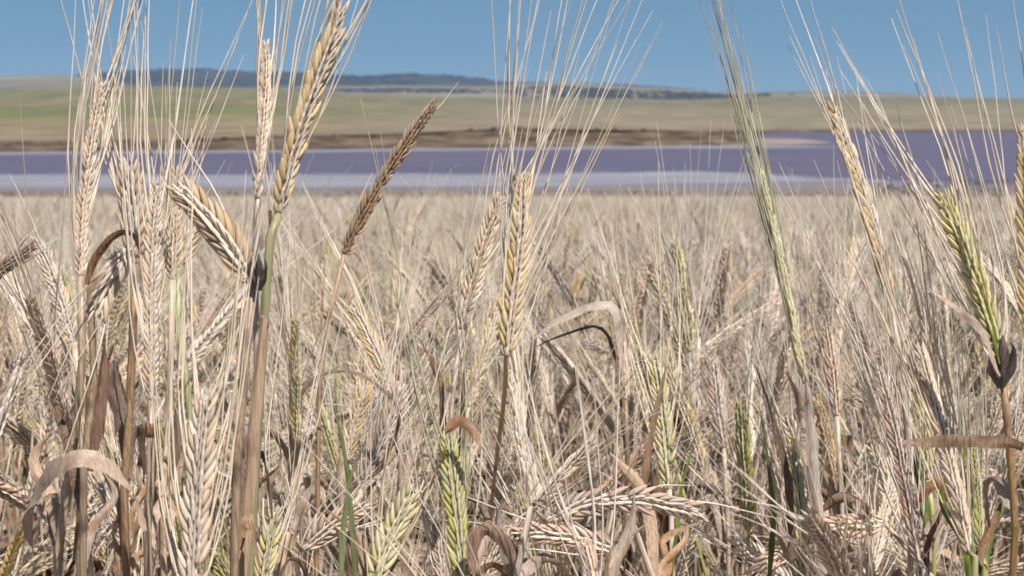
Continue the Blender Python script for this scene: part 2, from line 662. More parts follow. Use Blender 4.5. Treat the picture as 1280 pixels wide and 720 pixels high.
M['fields'] = m_fields()
M['hill_pale'] = noise_mat('hill_pasture', [(0.3, (0.085, 0.09, 0.075)), (0.46, (0.155, 0.145, 0.115)), (0.6, (0.20, 0.18, 0.14)), (0.72, (0.24, 0.21, 0.16))], (0.005, 0.008, 0.06), 0.95, 0.1, 7)
M['hill_dark'] = noise_mat('wooded_hill', [(0.3, (0.034, 0.040, 0.042)), (0.7, (0.07, 0.076, 0.074))], (0.01, 0.01, 0.02), 0.95, 0.1, 7)
M['tree'] = noise_mat('far_tree_crown', [(0.3, (0.034, 0.040, 0.042)), (0.7, (0.058, 0.066, 0.066))], (0.1, 0.1, 0.1), 0.95, 0.1)


def grid(name, mat, xs, ys, zf, attr=None):
    g = Geo()
    V = [(x, y, zf(x, y)) for y in ys for x in xs]
    nx = len(xs)
    Fc = [(j * nx + i, j * nx + i + 1, (j + 1) * nx + i + 1, (j + 1) * nx + i) for j in range(len(ys) - 1) for i in range(nx - 1)]
    g.add(V, Fc, mat)
    return structure(name, g)


def gz(x, y):
    n = 0.02 * math.sin(x * 1.7 + y) + 0.015 * math.sin(y * 2.3 - x * 0.7) if abs(x) < 40 and y < 40 else 0
    return ground_z(x, y) + n - 0.01


xs = [-4000, -1500, -500, -200, -80, -40] + list(np.linspace(-20, 20, 81)) + [40, 80, 200, 500, 1500, 4000]
ys = [-3000, -800, -200, -50, -30, -10, -3] + list(np.linspace(-1, 20, 85)) + [30, 50, 80, 100, 116, 125, 140]
grid('ground', 'soil', xs, ys, gz)

lake = Geo()
lake.add([(-4000, 100, LAKE_Z), (4000, 100, LAKE_Z), (4000, 1500, LAKE_Z), (-4000, 1500, LAKE_Z)], [(0, 1, 2, 3)], 'lake')
structure('lake', lake)


def flat_shape(name, mat, upper, lower, dz):
    """a level sheet on the lake between two shorelines given where they are seen"""
    U = [on_level(x, y, LAKE_Z + dz) for x, y in upper]
    Lo = [on_level(x, y, LAKE_Z + dz) for x, y in lower]
    g = Geo()
    n = len(U)
    g.add(U + Lo, [(n + i, n + i + 1, i + 1, i) for i in range(n - 1)], mat)
    return structure(name, g)


def interp_px(pairs, x):
    return float(np.interp(x, [p[0] for p in pairs], [p[1] for p in pairs]))


X = np.arange(-700, 1981, 20)
up = [(-700, 217), (0, 218.5), (300, 219), (600, 218), (760, 217), (880, 214.5), (950, 217.5), (1000, 221), (1060, 224.5), (1200, 230), (1980, 233)]
lo = [(-700, 233), (0, 234), (400, 234), (700, 232), (900, 229), (1000, 226.5), (1060, 226), (1200, 230.5), (1980, 233.5)]
jig = lambda x, a: a * (math.sin(x * 0.021) + 0.6 * math.sin(x * 0.057 + 1))
flat_shape('salt_flat', 'salt', [(x, interp_px(up, x) + jig(x, 0.8) + 0.5 * math.sin(x * 0.13)) for x in X], [(x, max(interp_px(lo, x), interp_px(up, x) + 0.6) + jig(x, 0.3)) for x in X], 0.012)
M['salt_edge'] = noise_mat('damp_salt', [(0.3, (0.11, 0.093, 0.122)), (0.7, (0.18, 0.165, 0.19))], (0.035, 0.5, 1), 0.7, 0.3)
flat_shape('damp_salt_margin', 'salt_edge', [(x, interp_px(up, x) - 1.6 + jig(x + 90, 0.7)) for x in X], [(x, max(interp_px(lo, x), interp_px(up, x) + 0.6) + 2.2 + jig(x + 40, 0.8)) for x in X], 0.009)
flat_shape('wet_salt_flat', 'wet_salt', [(x, interp_px(lo, x) - 2 + jig(x, 0.3)) for x in X], [(x, 243) for x in X], 0.006)
flat_shape('mud_shore', 'mud', [(x, 236.5 + jig(x + 50, 0.8)) for x in X], [(x, 247) for x in X], 0.02)
bar_u = [(-700, 190), (0, 189.5), (400, 187), (700, 183.5), (850, 182), (1000, 182.2), (1060, 184)]
bar_l = [(-700, 193.5), (0, 193), (400, 190), (700, 186.8), (850, 185.5), (1000, 184.6), (1060, 184.2)]
XB = np.arange(-700, 1061, 20)
flat_shape('salt_bar', 'salt', [(x, interp_px(bar_u, x)) for x in XB], [(x, interp_px(bar_l, x) + jig(x, 0.15)) for x in XB], 0.012)
XS = np.arange(900, 1041, 10)
flat_shape('sand_spit', 'spit', [(x, float(np.interp(x, [900, 1000, 1040], [172, 173.5, 178]))) for x in XS],
           [(x, float(np.interp(x, [900, 980, 1040], [182, 181, 178.6]))) for x in XS], 0.02)

# far shore: an eroded bank, then paddocks rising to the hills
sh = [(-900, 192), (0, 190.5), (200, 189), (400, 187), (700, 184), (900, 181.8), (935, 180), (955, 166), (1000, 165.5), (1280, 165), (2200, 164)]
bk = [(-900, 180), (0, 178), (200, 176.5), (330, 171), (480, 168), (640, 160), (760, 162), (900, 164), (935, 164), (955, 163), (1280, 162.5), (2200, 162)]
tops = [(-900, 122), (-200, 116), (0, 112), (140, 109), (300, 110), (400, 117), (560, 121), (700, 123), (860, 124.5), (960, 121), (1100, 121), (1280, 123), (2200, 128)]
XX = np.arange(-900, 2201, 12)


def shelf(name, mat, rows, attr=False):
    """rows: functions x -> (point, band)"""
    g = Geo()
    V, C = [], []
    for fn in rows:
        for x in XX:
            p, b = fn(float(x))
            V.append(p)
            C.append((b, min(1, max(0, (x - 330) / 330)), 0, 1))
    n = len(XX)
    Fc = [(j * n + i, j * n + i + 1, (j + 1) * n + i + 1, (j + 1) * n + i) for j in range(len(rows) - 1) for i in range(n - 1)]
    g.add(V, Fc, mat)
    o = structure(name, g)
    if attr:
        ca = o.data.color_attributes.new('band', 'FLOAT_COLOR', 'POINT')
        ca.data.foreach_set('color', np.array(C, np.float32).ravel())
    return o


def shore_y(x):
    return on_level(x, interp_px(sh, x), LAKE_Z).y


wob = lambda x, s: math.sin(x * 0.013 + s) + 0.5 * math.sin(x * 0.041 + 2 * s) + 0.35 * math.sin(x * 0.11 + 5 * s)


def r_bank(f, dy):
    def fn(x):
        s = shore_y(x)
        a, b = interp_px(sh, x) + 0.6, interp_px(bk, x)
        return at_y(x, a + (b - a) * f + wob(x, 3 + dy) * 0.9 * math.sin(math.pi * f), s + dy + 1.2 * f * wob(x * 2, 1)), 0
    return fn


shelf('lake_bank', 'bank', [r_bank(0, 0), r_bank(0.25, 3), r_bank(0.55, 5), r_bank(0.8, 8), r_bank(1.0, 12), lambda x: (at_y(x, interp_px(bk, x) + 3, shore_y(x) + 24), 0)])


def r_field(f):
    def fn(x):
        s = shore_y(x) + 10
        Y = s + (1150 - s) * f ** 1.3
        a, b = interp_px(bk, x) + 0.5, interp_px(tops, x)
        y = a + (b - a) * f + 0.7 * wob(x, 2) * math.sin(math.pi * f)
        return at_y(x, y, Y), f
    return fn


shelf('far_fields', 'fields', [r_field(f) for f in np.linspace(0, 1, 40)] + [lambda x: (at_y(x, interp_px(tops, x) + 8, 1500), 1)], True)

pal = [(-900, 104), (-200, 97), (0, 95), (80, 94), (135, 100), (170, 108), (260, 109), (380, 108), (470, 107), (560, 107.5), (620, 107), (700, 102), (760, 105.5), (850, 111), (920, 117), (960, 115), (1040, 114), (1110, 116), (1200, 121), (1280, 122.5), (2200, 118)]
drk = [(-900, 108), (-60, 104), (60, 100), (130, 91.5), (190, 86.5), (260, 86), (330, 89.5), (400, 93), (450, 95.5), (520, 93), (575, 95.5), (620, 101), (700, 104), (780, 106), (850, 111.5), (900, 116), (940, 119), (1020, 117.5), (1120, 118), (1280, 124), (2200, 122)]


def hill_rows(line, Y0, Y1, base):
    rows = []
    for f in np.linspace(0, 1, 14):
        def fn(x, f=f):
            b = base(x)
            y = b + (interp_px(line, x) - b) * math.sin(f * math.pi / 2) ** 0.9 + wob(x, 4) * 0.5 * f
            return at_y(x, y, Y0 + (Y1 - Y0) * f), f
        rows.append(fn)
    rows.append(lambda x: (at_y(x, interp_px(line, x) + 6, Y1 + 500), 1))
    rows.append(lambda x: (at_y(x, interp_px(line, x) + 20, Y1 + 1200), 1))
    return rows


shelf('pasture_hill', 'hill_pale', hill_rows(pal, 1300, 1900, lambda x: interp_px(tops, x) + 5))
shelf('wooded_ridge', 'hill_dark', hill_rows(drk, 2600, 3200, lambda x: interp_px(tops, x) + 6))

# woodland on the ridge: thousands of small crowns that read as one mass
ico_v = np.array([(0, 0, 1)] + [(0.89 * math.cos(a), 0.89 * math.sin(a), 0.45) for a in np.arange(5) * 1.2566] + [(0.89 * math.cos(a + .628), 0.89 * math.sin(a + .628), -0.45) for a in np.arange(5) * 1.2566])
ico_f = [(0, 1 + i, 1 + (i + 1) % 5) for i in range(5)] + [(1 + i, 6 + i, 1 + (i + 1) % 5) for i in range(5)] + [(6 + i, 6 + (i + 1) % 5, 1 + (i + 1) % 5) for i in range(5)]
wd = Geo()
for _ in range(3600):
    x = rng.uniform(-100, 960)
    f = rng.random() ** 0.5
    if wob(x * 1.3, 7) + wob(f * 300, 2) < -0.9:
        continue
    b = interp_px(tops, x) + 6
    y = b + (interp_px(drk, x) - b) * math.sin(f * math.pi / 2) ** 0.9 + wob(x, 4) * 0.5 * f
    p = at_y(x, y, 2600 + 600 * f)
    s = rng.uniform(2.0, 4.2)
    wd.add(ico_v * np.array([s * 1.5, s * 1.5, s * rng.uniform(0.6, 0.9)]) + npv(p) + np.array([0, 0, s * 0.15]), ico_f, 'tree')
for _ in range(900):                             # scrub on the nearer pasture hill
    x = rng.choice([rng.gauss(735, 32), rng.gauss(870, 40), rng.uniform(640, 960), rng.gauss(520, 60)])
    f = rng.uniform(0.12, 0.55) if x > 640 else rng.uniform(0.3, 0.5)
    b = interp_px(tops, x) + 5
    y = b + (interp_px(pal, x) - b) * math.sin(f * math.pi / 2) ** 0.9 + wob(x, 4) * 0.5 * f
    p = at_y(x, y, 1300 + 600 * f)
    s = rng.uniform(1.2, 2.8)
    wd.add(ico_v * np.array([s * 2.2, s * 2.2, s * 0.7]) + npv(p), ico_f, 'tree')
o = structure('woodland', wd)
o['kind'] = 'stuff'
o['label'] = 'dark eucalypt woodland covering the distant ridge'


# low saltbush along the near shore and the far bank
def shrubs(name, label, spots, mat='shrub'):
    g = Geo()
    for p, s in spots:
        for _ in range(7):
            d = np.array([rng.gauss(0, s * .6), rng.gauss(0, s * .6), rng.uniform(0, s * .5)])
            r = s * rng.uniform(0.25, 0.6)
            v = ico_v * np.array([r, r, r * .8]) * nrg.uniform(0.7, 1.3, (11, 1)) + npv(p) + d
            g.add(v, ico_f, mat)
    o = structure(name, g, smooth=False)
    o['kind'] = 'stuff'
    o['label'] = label


sp = []
for _ in range(520):
    right = rng.random() < 0.5
    x = rng.uniform(1090, 1500) if right else rng.uniform(-400, 1400)
    y = rng.uniform(226 + max(0, (1170 - x) * .1), 241) if right else rng.uniform(241, 245)
    sp.append((on_level(x, y, LAKE_Z + 0.02), rng.uniform(0.12, 0.3)))
shrubs('saltbush', 'low dark saltbush along the near shore of the lake', sp)
sp = []
for _ in range(520):
    x = rng.uniform(-300, 940)
    f = rng.uniform(0.15, 1.0)
    p, _b = r_bank(f, 3 + 8 * f)(x)
    sp.append((p, rng.uniform(0.25, 0.75)))
shrubs('bank_scrub', 'reddish brown scrub along the eroded bank across the lake', sp, 'bank_scrub')


# ------------------------------------------------------------------ the stalks of the front row, one by one
def ext_to_ground(P, q):
    """carry the last two visible points of a stem on down to the soil"""
    a, b = npv(P[-2]), npv(P[-1])
    d = unit(b - a)
    drop = b[2] - ground_z(b[0], b[1])
    kx = d[0] / max(0.35, abs(d[2]))
    x, y = b[0] + kx * drop * 0.45 + q.uniform(-.01, .01), b[1] + q.uniform(0, 0.05)
    mid = np.array([b[0] + kx * drop * 0.3, (b[1] + y) / 2, b[2] - drop * 0.5])
    return [mid, np.array([x, y, ground_z(x, y)])]


TOCAM = np.array([0, -1.0, 0.05])


def px_leaf(q, pts, wpx, D, c, twist=(0, 0), fold=0.2, prof=None, n=16):
    """a blade of a front-row stalk along seen points (x, y[, depth offset])"""
    P = [at(p[0], p[1], D + (p[2] if len(p) > 2 else 0)) for p in pts]
    p, _ = curve(P, n)
    t = tangents(p)
    S = np.cross(t[0], unit(-npv(FWD)))
    # face-on blade: its side vector lies in the picture plane
    g = Geo()
    f = np.linspace(0, 1, n)
    W = wpx * D / F
    wd_ = W * (np.interp(f, np.linspace(0, 1, len(prof)), prof) if prof else np.minimum(1, 0.5 + 3 * f) * (1 - 0.92 * f ** 3))
    wd_ = wd_ * (1 + 0.05 * np.sin(f * 15 + q.uniform(0, 6)))
    Sd = []
    for i in range(n):
        s0 = unit(np.cross(t[i], -npv(FWD)))
        a = R(np.interp(f[i], np.linspace(0, 1, len(twist)), twist))
        Sd.append(s0 * math.cos(a) + np.cross(t[i], s0) * math.sin(a))
    g.add(*ribbon(p, wd_, Sd, fold, 4), c)
    return g


FRONT = 'barley stalks of the front row'
N_HERO = 0


def hero(label, ear, w, D, col_='pale', roll=0, stem=(), sw=9, scol='stem', leaves=(), L=0.115, spread=1.0, bias=(0, 0), awn='awn', drop=0.48, bare=0.03,
         dtip=0.0, split_awns=False, nodes_px=(), wmm=12.0, open_=1.0, arad=0.00041, collar=None):
    """ear: seen points from base to tip; stem: seen points from the ear base down; w, sw: widths in photo pixels at depth D"""
    global N_HERO
    N_HERO += 1
    q = random.Random(1000 + N_HERO)
    k = w * D / F / (wmm / 1000)
    ne = len(ear)
    E = [at(x, y, D + dtip * i / (ne - 1)) for i, (x, y) in enumerate(ear)]
    S = [at(p[0], p[1], D + (p[2] if len(p) > 2 else 0)) for p in stem]
    Sfull = [E[0]] + S
    if len(Sfull) < 2:
        d = E[0] - E[1]
        Sfull.append(E[0] + Vector((d.x * 0.3, 0.002, -0.05)))
    path = [npv(p) for p in Sfull]
    path = path + ext_to_ground(path, q)
    path = path[::-1]
    base = path[0]
    root = thing('barley_stalk', base, label, 'barley', FRONT)
    r = sw * D / F / 2
    sg = stem_geo(path, r * 1.1, min(r, 0.0016 * k + 0.0004), scol, q, seg=26, sides=8, nodes_at=[0.35])
    for nx in nodes_px:
        c0 = npv(at(nx[0], nx[1], D))
        sg.add(*tube(np.array([c0 + np.array([0, 0, z]) for z in (-.0025, -.001, .001, .0025)]), np.array([1.0, 1.13, 1.13, 1.0]) * r, 8), 'node')
    bs = npv(RGT) * bias[0] + npv(UPV) * -bias[1]
    e = make_ear(E, k, R(roll), q, face=TOCAM, awn_len=L, spread=spread, bias=bs, drop_awn=drop, bare=bare, awn_seg=7, open_=open_, awn_rad=arad)
    lv = [px_leaf(q, *lf[:1], *lf[1:2], D + (lf[2] if len(lf) > 2 else 0), *lf[3:4], **(lf[4] if len(lf) > 4 else {})) for lf in leaves]
    # old blades and loose sheaths low on the straw
    seen = [(p[0], p[1]) for p in [ear[0]] + list(stem)]
    ys_ = [p[1] for p in seen]
    if ys_[-1] > 600:
        for _ in range(q.choice((2, 3, 3, 4))):
            y0 = q.uniform(max(ys_[0] + 60, 560), 735)
            x0 = float(np.interp(y0, ys_, [p[0] for p in seen]))
            dx = q.choice((-1, 1))
            kind = q.random()
            dz = q.uniform(-.004, .03)
            if kind < .72:       # a blade standing along the straw, a little away from it
                ln = q.uniform(90, 190)
                pts_ = [(x0, y0), (x0 + dx * q.uniform(4, 14), y0 - ln * .4, dz * .5), (x0 + dx * q.uniform(8, 40), y0 - ln * .75, dz), (x0 + dx * q.uniform(10, 60), y0 - ln, dz)]
                lv.append(px_leaf(q, pts_, q.uniform(11, 20), D, q.choice(('leaf_tan', 'leaf', 'leaf_brown', 'sheath', 'leaf_green' if scol == 'stem_green' else 'leaf')),
                                  twist=(q.uniform(-30, 60), q.uniform(-60, 60), q.uniform(-80, 80)), fold=.35, prof=(.6, 1, .9, .7, .1), n=16))
            else:                # a withered blade bent over and hanging
                rx, hy = q.uniform(15, 80), q.uniform(25, 110)
                k1, k2 = q.uniform(.5, 1.0), q.uniform(.3, 1.6)
                pts_ = [(x0, y0), (x0 + dx * rx * q.uniform(.05, .3), y0 - hy * .6, dz * .3), (x0 + dx * rx * .55, y0 - hy, dz * .6), (x0 + dx * rx * (.6 + .35 * k1), y0 - hy * (1 - .45 * k1), dz * .8),
                        (x0 + dx * rx * q.uniform(.7, 1.3), y0 - hy * (1 - k2) + q.uniform(-10, 10), dz)]
                lv.append(px_leaf(q, pts_, q.uniform(7, 18), D, q.choice(('leaf', 'leaf_brown', 'leaf_brown', 'leaf_tan')),
                                  twist=(q.uniform(-40, 60), q.uniform(-40, 80), q.uniform(-100, 100), q.uniform(-180, 180)), fold=.3, prof=(.5, 1, 1, .8, .15), n=20))
    emit_plant(root, base, sg, e, col_, lv, q, awn_mat=awn, split=True, split_awns=split_awns)
    if collar:
        cx, cy, cw, ch, cm = collar
        g = Geo()
        for dx, hh, tw, ww in ((-.35, .8, 25, .5), (.05, 1.0, -10, .62), (.4, .75, -40, .45)):
            lf = px_leaf(q, [(cx - (ear[1][0] - ear[0][0]) * .03, cy + ch * .5), (cx + dx * cw * .7, cy + ch * .12, -.002), (cx + dx * cw * 1.1, cy - ch * .2, -.004), (cx + dx * cw * .8, cy - ch * .5 * hh, -.004)],
                         cw * ww, D - .003, cm, twist=(0, tw, tw * 2), fold=.5, prof=(.5, 1, .8, .1), n=9)
            g.merge(lf)
        link('withered_sheath', g.mesh('withered_sheath', base), root)
    return root


# left edge group
hero('tall slim cream ear at the far left whose long awns run past the frame top', [(101, 345), (103, 270), (112, 190), (126, 110)], 20, .52, 'pale', 58,
     [(104, 420), (97, 520), (80, 640), (72, 722)], 17, 'stem', L=.12, spread=.35, bias=(.1, 0), split_awns=True, wmm=9.5, drop=.5,
     leaves=[([(110, 470), (106, 560, .002), (92, 700, .004)], 12, -.004, 'stem_brown', dict(twist=(30, 50), prof=(.7, 1, 1)))])
hero('plump cream ear nodding under a dark bent neck at the left', [(166, 306), (150, 330), (134, 358), (122, 388)], 44, .47, 'pale', 10,
     [(158, 292), (140, 292), (118, 330), (112, 380), (118, 460), (112, 560), (104, 722)], 9, 'stem_brown', L=.06, spread=.6, drop=.55,
     leaves=[([(108, 356), (116, 330), (132, 306), (152, 291), (168, 296), (176, 318)], 12, -.014, 'leaf_brown', dict(twist=(20, 40, 50, 50, 20), prof=(.5, .9, 1, 1, .8, .3))),
             ([(128, 452), (138, 470), (148, 510), (144, 545)], 26, .004, 'leaf_brown', dict(twist=(20, -10, 40)))])
hero('golden upright ear behind the dark bent neck at the left', [(168, 330), (166, 270), (160, 205)], 40, .55, 'tan', 12, [(166, 420), (160, 560), (158, 722)], 10, 'stem_brown',
     L=.1, spread=.8)
hero('greyish long ear standing straight up on a noded stem at the left', [(189, 500), (190, 400), (191, 310), (196, 232)], 27, .46, 'pale', 35,
     [(189, 540), (188, 620), (186, 722)], 13, 'stem', L=.12, spread=.6, split_awns=True, nodes_px=[(188.5, 537)], drop=.7,
     leaves=[([(181, 664), (170, 622), (147, 592, -.004), (112, 573, -.012), (76, 581, -.008), (48, 610, .004), (33, 648, .012), (40, 690, .016)], 27, -.03, 'leaf_tan',
              dict(twist=(60, 112, 66, 36, 34, 44, 108, 120), fold=.1, prof=(.3, 1, 1, 1, 1, 1, .9, .2), n=28))])
hero('pale gold ear half hidden behind the greyish long ear at the left', [(216, 350), (217, 280), (221, 215)], 26, .58, 'gold', 40, [(214, 430), (210, 560), (205, 722)], 8, L=.1, spread=1.3, bias=(.15, 0))
hero('small pale ear leaning left beside the thick stem at the far left', [(92, 428), (78, 380), (62, 335), (45, 302)], 25, .72, 'pale', 15, [(100, 480), (104, 560), (100, 722)], 8, L=.04, drop=.7)
hero('brown ear tip pointing up at the left edge of the field', [(-40, 372), (-10, 345), (18, 325), (40, 308)], 22, .7, 'brown', 20, [(-70, 420), (-90, 600)], 8, 'stem_brown', L=.03, drop=.8)
hero('broad flat ear leaning left out of a withered purple sheath', [(316, 352), (290, 312), (262, 276), (231, 241)], 48, .45, 'tan', 5,
     [(313, 368), (306, 450), (301, 560), (293, 722)], 11, 'stem_brown', L=.035, drop=.85, spread=.4, collar=(322, 340, 24, 46, 'husk_dark'))
hero('small ear with slanting grains behind the purple sheathed ear', [(222, 335), (231, 312), (244, 282)], 30, .66, 'pale', 0, [(218, 380), (232, 460), (242, 560)], 8, 'stem_green', L=.04, drop=.6)
hero('slim cream ear seen edge on standing straight against the sky', [(322, 248), (326, 180), (331, 110), (332, 58)], 20, .5, 'pale', 62,
     [(320, 300), (318, 360, .01), (322, 470, .01), (316, 600, .01), (310, 722, .01)], 9, 'stem', L=.1, spread=.5, bias=(.03, 0), split_awns=True, wmm=9.5, drop=.65)
hero('long golden ear leaning right from a green stem with awns past the frame top', [(348, 268), (362, 205), (386, 125), (412, 52), (424, 12)], 36, .46, 'gold', 50,
     [(345, 290), (338, 340), (330, 402)], 11, 'stem_green', L=.12, spread=.45, bias=(.06, 0), split_awns=True, wmm=10.5, drop=.62, nodes_px=[(330, 402)],
     leaves=[([(330, 398), (322, 480, .002), (312, 590, .004), (302, 722, .006)], 16, -.003, 'sheath', dict(prof=(.6, 1, 1, .9), fold=.5)),
             ([(340, 285), (337, 262), (338, 280), (334, 330)], 5, -.002, 'leaf_brown')])
hero('dark brown ear without awns leaning right against the lake', [(430, 318), (452, 272), (480, 222), (512, 172), (541, 132)], 25, .58, 'brown', 35,
     [(418, 350), (405, 440), (398, 560)], 6, 'stem_brown', L=.02, drop=.95, spread=.3)
hero('narrow ear of pearly white grains just right of the green stem', [(362, 440), (358, 385), (350, 328)], 15, .68, 'pale', 88, [(365, 480), (368, 560), (360, 722)], 12, L=.1, spread=.9, wmm=9.5,
     leaves=[([(366, 425), (368, 500), (368, 560), (361, 722)], 16, -.01, 'sheath', dict(prof=(.5, 1, 1, .7), fold=.45))])
# middle
hero('plump golden ear at the centre under a wide fan of long white awns', [(633, 446), (640, 380), (649, 300), (652, 228)], 36, .48, 'gold', 22,
     [(630, 500, .05), (618, 600, .14), (610, 722, .2)], 7, 'stem', L=.125, spread=1.0, bias=(.15, 0), split_awns=True, drop=.25)
hero('pale ear just left of the golden centre ear with upright awns', [(577, 412), (588, 365), (604, 310), (624, 252)], 30, .56, 'pale', 15,
     [(570, 450), (564, 520), (566, 722)], 7, 'stem', L=.12, spread=.8, bias=(.03, 0), split_awns=True, drop=.62)
hero('golden streaked ear leaning left among bleached awns left of centre', [(492, 500), (476, 455), (458, 415), (442, 385)], 24, .72, 'gold', 25, [(500, 560), (505, 722)], 7, L=.09, bias=(-.1, 0))
hero('pinkish pale ear slanting down to the left below the centre', [(452, 612), (470, 570), (488, 525), (500, 484)], 32, .58, 'pink', 5, [(446, 650), (440, 722)], 8, L=.09, drop=.3,
     leaves=[([(448, 640), (500, 525), (470, 480), (432, 463), (400, 470)], 9, -.02, 'leaf_brown', dict(twist=(20, 60, 0)))])
hero('yellow green plump ear slanting at the bottom left of centre', [(468, 735), (480, 690), (496, 655), (512, 622)], 41, .46, 'lime', 10, [(460, 770)], 9, 'stem_green', L=.11, drop=.4, bias=(-.05, 0),
     leaves=[([(446, 745), (440, 650), (430, 560), (416, 505)], 9, -.01, 'leaf_green', dict(twist=(30, 50, 20), fold=.4)), ([(430, 745), (428, 680), (436, 610), (450, 560)], 8, -.02, 'leaf_green', dict(twist=(50, 10, 60), fold=.4))])
hero('bright green ear standing upright at the bottom centre', [(578, 735), (574, 680), (567, 610), (560, 548)], 36, .46, 'green', 20, [(580, 780)], 9, 'stem_green', L=.13, awn='awn_green', bias=(-.03, 0), spread=.4, drop=.6,
     leaves=[([(556, 540, -.004), (575, 527), (592, 540), (603, 562)], 16, -.01, 'leaf', dict(twist=(40, 0, -40)))])
hero('pink tinged ear beside the bright green ear at the bottom', [(556, 740), (551, 700), (546, 655)], 24, .54, 'pink', 20, [(558, 790)], 8, L=.1)
hero('bent ear with splayed husks lying across the bottom left of centre', [(378, 688), (410, 660), (450, 634)], 32, .56, 'pale', 0, [(360, 700), (350, 730)], 7, L=.05, spread=1.6, open_=1.5)
hero('pinkish brown ear lying level pointing right near the bottom', [(682, 652), (730, 630), (790, 624), (840, 632), (872, 640)], 38, .45, 'pink', 0,
     [(668, 668), (655, 690), (645, 722)], 9, 'stem', L=.04, drop=.88, spread=.5, open_=1.15)
hero('pinkish brown ear lying below the level one pointing left', [(772, 690), (730, 676), (690, 668), (652, 668)], 34, .48, 'pink', 0, [(800, 700), (820, 735)], 8, 'stem', L=.04, drop=.88, open_=1.1)
hero('tiny pale ear tip rising at the bottom edge under the level ears', [(748, 760), (742, 720), (733, 682)], 26, .43, 'pink', 20, [(750, 800)], 8, L=.09, drop=.5)
hero('slim upright yellow green ear right of the folded brown leaf', [(836, 612), (832, 560), (826, 500), (818, 450)], 30, .64, 'lime', 15, [(838, 660), (840, 722)], 7, L=.11,
     leaves=[([(836, 740), (846, 670), (852, 610), (866, 560)], 10, -.04, 'leaf_green', dict(twist=(30, 60, 20), fold=.4)),
             ([(806, 610), (812, 560), (822, 510), (832, 460)], 15, -.03, 'leaf', dict(twist=(30, 50, 20)))])
hero('withered stalk with a broad brown leaf folded over right of the centre', [(782, 500), (780, 460), (776, 425)], 20, .74, 'pink', 40, [(784, 560), (780, 722)], 6, 'stem_brown', L=.1,
     leaves=[([(780, 480), (774, 400), (765, 381), (735, 383), (695, 402), (658, 430)], 17, -.03, 'sheath', dict(twist=(80, 60, 40, 50, 60, 70), prof=(.5, 1, 1, .9, .8, .2))),
             ([(778, 470), (752, 410), (700, 420), (662, 438)], 8, -.02, 'leaf_brown', dict(twist=(30, 60, 60)))])
# right
hero('tall leaning ear wrapped in dark green awns right of centre', [(1006, 480), (992, 410), (974, 320), (952, 225)], 24, .5, 'lime', 66,
     [(1012, 520), (1018, 600), (1026, 722)], 9, 'stem', L=.115, spread=.38, bias=(-.03, 0), awn='awn_green', split_awns=True, wmm=10, drop=.42,
     leaves=[([(1008, 470), (1014, 540), (1020, 620), (1028, 722)], 15, -.01, 'sheath', dict(prof=(.4, 1, 1, 1), fold=.4))])
hero('slim pale ear leaning left with beaded dark edge on the right', [(1112, 372), (1098, 310), (1076, 235), (1043, 142)], 28, .56, 'gold', 48,
     [(1122, 430), (1130, 500), (1138, 722)], 8, 'stem', L=.07, spread=.6, drop=.75, bias=(-.02, 0), wmm=9.5, split_awns=True,
     leaves=[([(1108, 312, -.002), (1110, 380), (1118, 450), (1124, 520)], 9, -.006, 'stem', dict(prof=(.6, 1, 1, .3)))])
hero('plump green gold ear leaning left over a dark withered base at the right', [(1252, 458), (1236, 400), (1210, 325), (1180, 250)], 37, .47, 'lime', 5,
     [(1256, 480), (1262, 560), (1266, 722)], 9, 'stem_brown', L=.085, spread=.8, bias=(-.06, 0), awn='awn', split_awns=True, drop=.6, collar=(1252, 452, 34, 66, 'husk_dark'),
     leaves=[([(1250, 470), (1228, 415), (1200, 388), (1160, 360)], 15, -.01, 'sheath', dict(twist=(60, 30, 50))),
             ([(1250, 455), (1238, 390), (1220, 310), (1205, 240)], 9, -.006, 'leaf_green', dict(twist=(50, 60, 70)))])
hero('golden ear cut by the right edge of the frame', [(1288, 420), (1284, 330), (1281, 240), (1279, 165)], 34, .47, 'gold', 20, [(1290, 500), (1288, 600), (1286, 722)], 10, 'stem_green', L=.105, spread=.6,
     bias=(-.11, 0), split_awns=True, drop=.68,
     leaves=[([(1280, 560), (1262, 553), (1230, 552), (1170, 552), (1130, 554)], 16, -.012, 'leaf', dict(twist=(-25, 10, -12, 35), fold=.08, prof=(.8, 1, 1, .95, .5)))])
hero('upright bleached ear in the lower left corner with herringbone grains', [(240, 760), (243, 690), (248, 600), (256, 502)], 47, .43, 'pale', 4, [(238, 800)], 10, 'stem', L=.09, drop=.25, spread=.6)
hero('pale green ear at the bottom beside the brown stems', [(326, 740), (334, 690), (343, 640)], 32, .52, 'lime', 20, [(322, 790)], 9, 'stem_green', L=.11)
hero('long pinkish ear arching down toward the bottom right', [(1148, 700), (1136, 630), (1118, 540), (1098, 464)], 28, .54, 'pink', 18, [(1152, 730), (1156, 780)], 8, 'stem', L=.11, bias=(-.05, 0))
hero('long golden grey ear leaning left in front of the level leaf at the right', [(1210, 690), (1196, 620), (1176, 540), (1150, 440)], 32, .48, 'pale', 30, [(1214, 730), (1216, 780)], 8, 'stem_green', L=.11, bias=(-.06, 0))
hero('vivid green ear standing behind the level leaf at the right', [(1160, 600), (1156, 540), (1150, 470)], 28, .6, 'green', 25, [(1164, 660), (1166, 722)], 7, 'stem_green', L=.1)
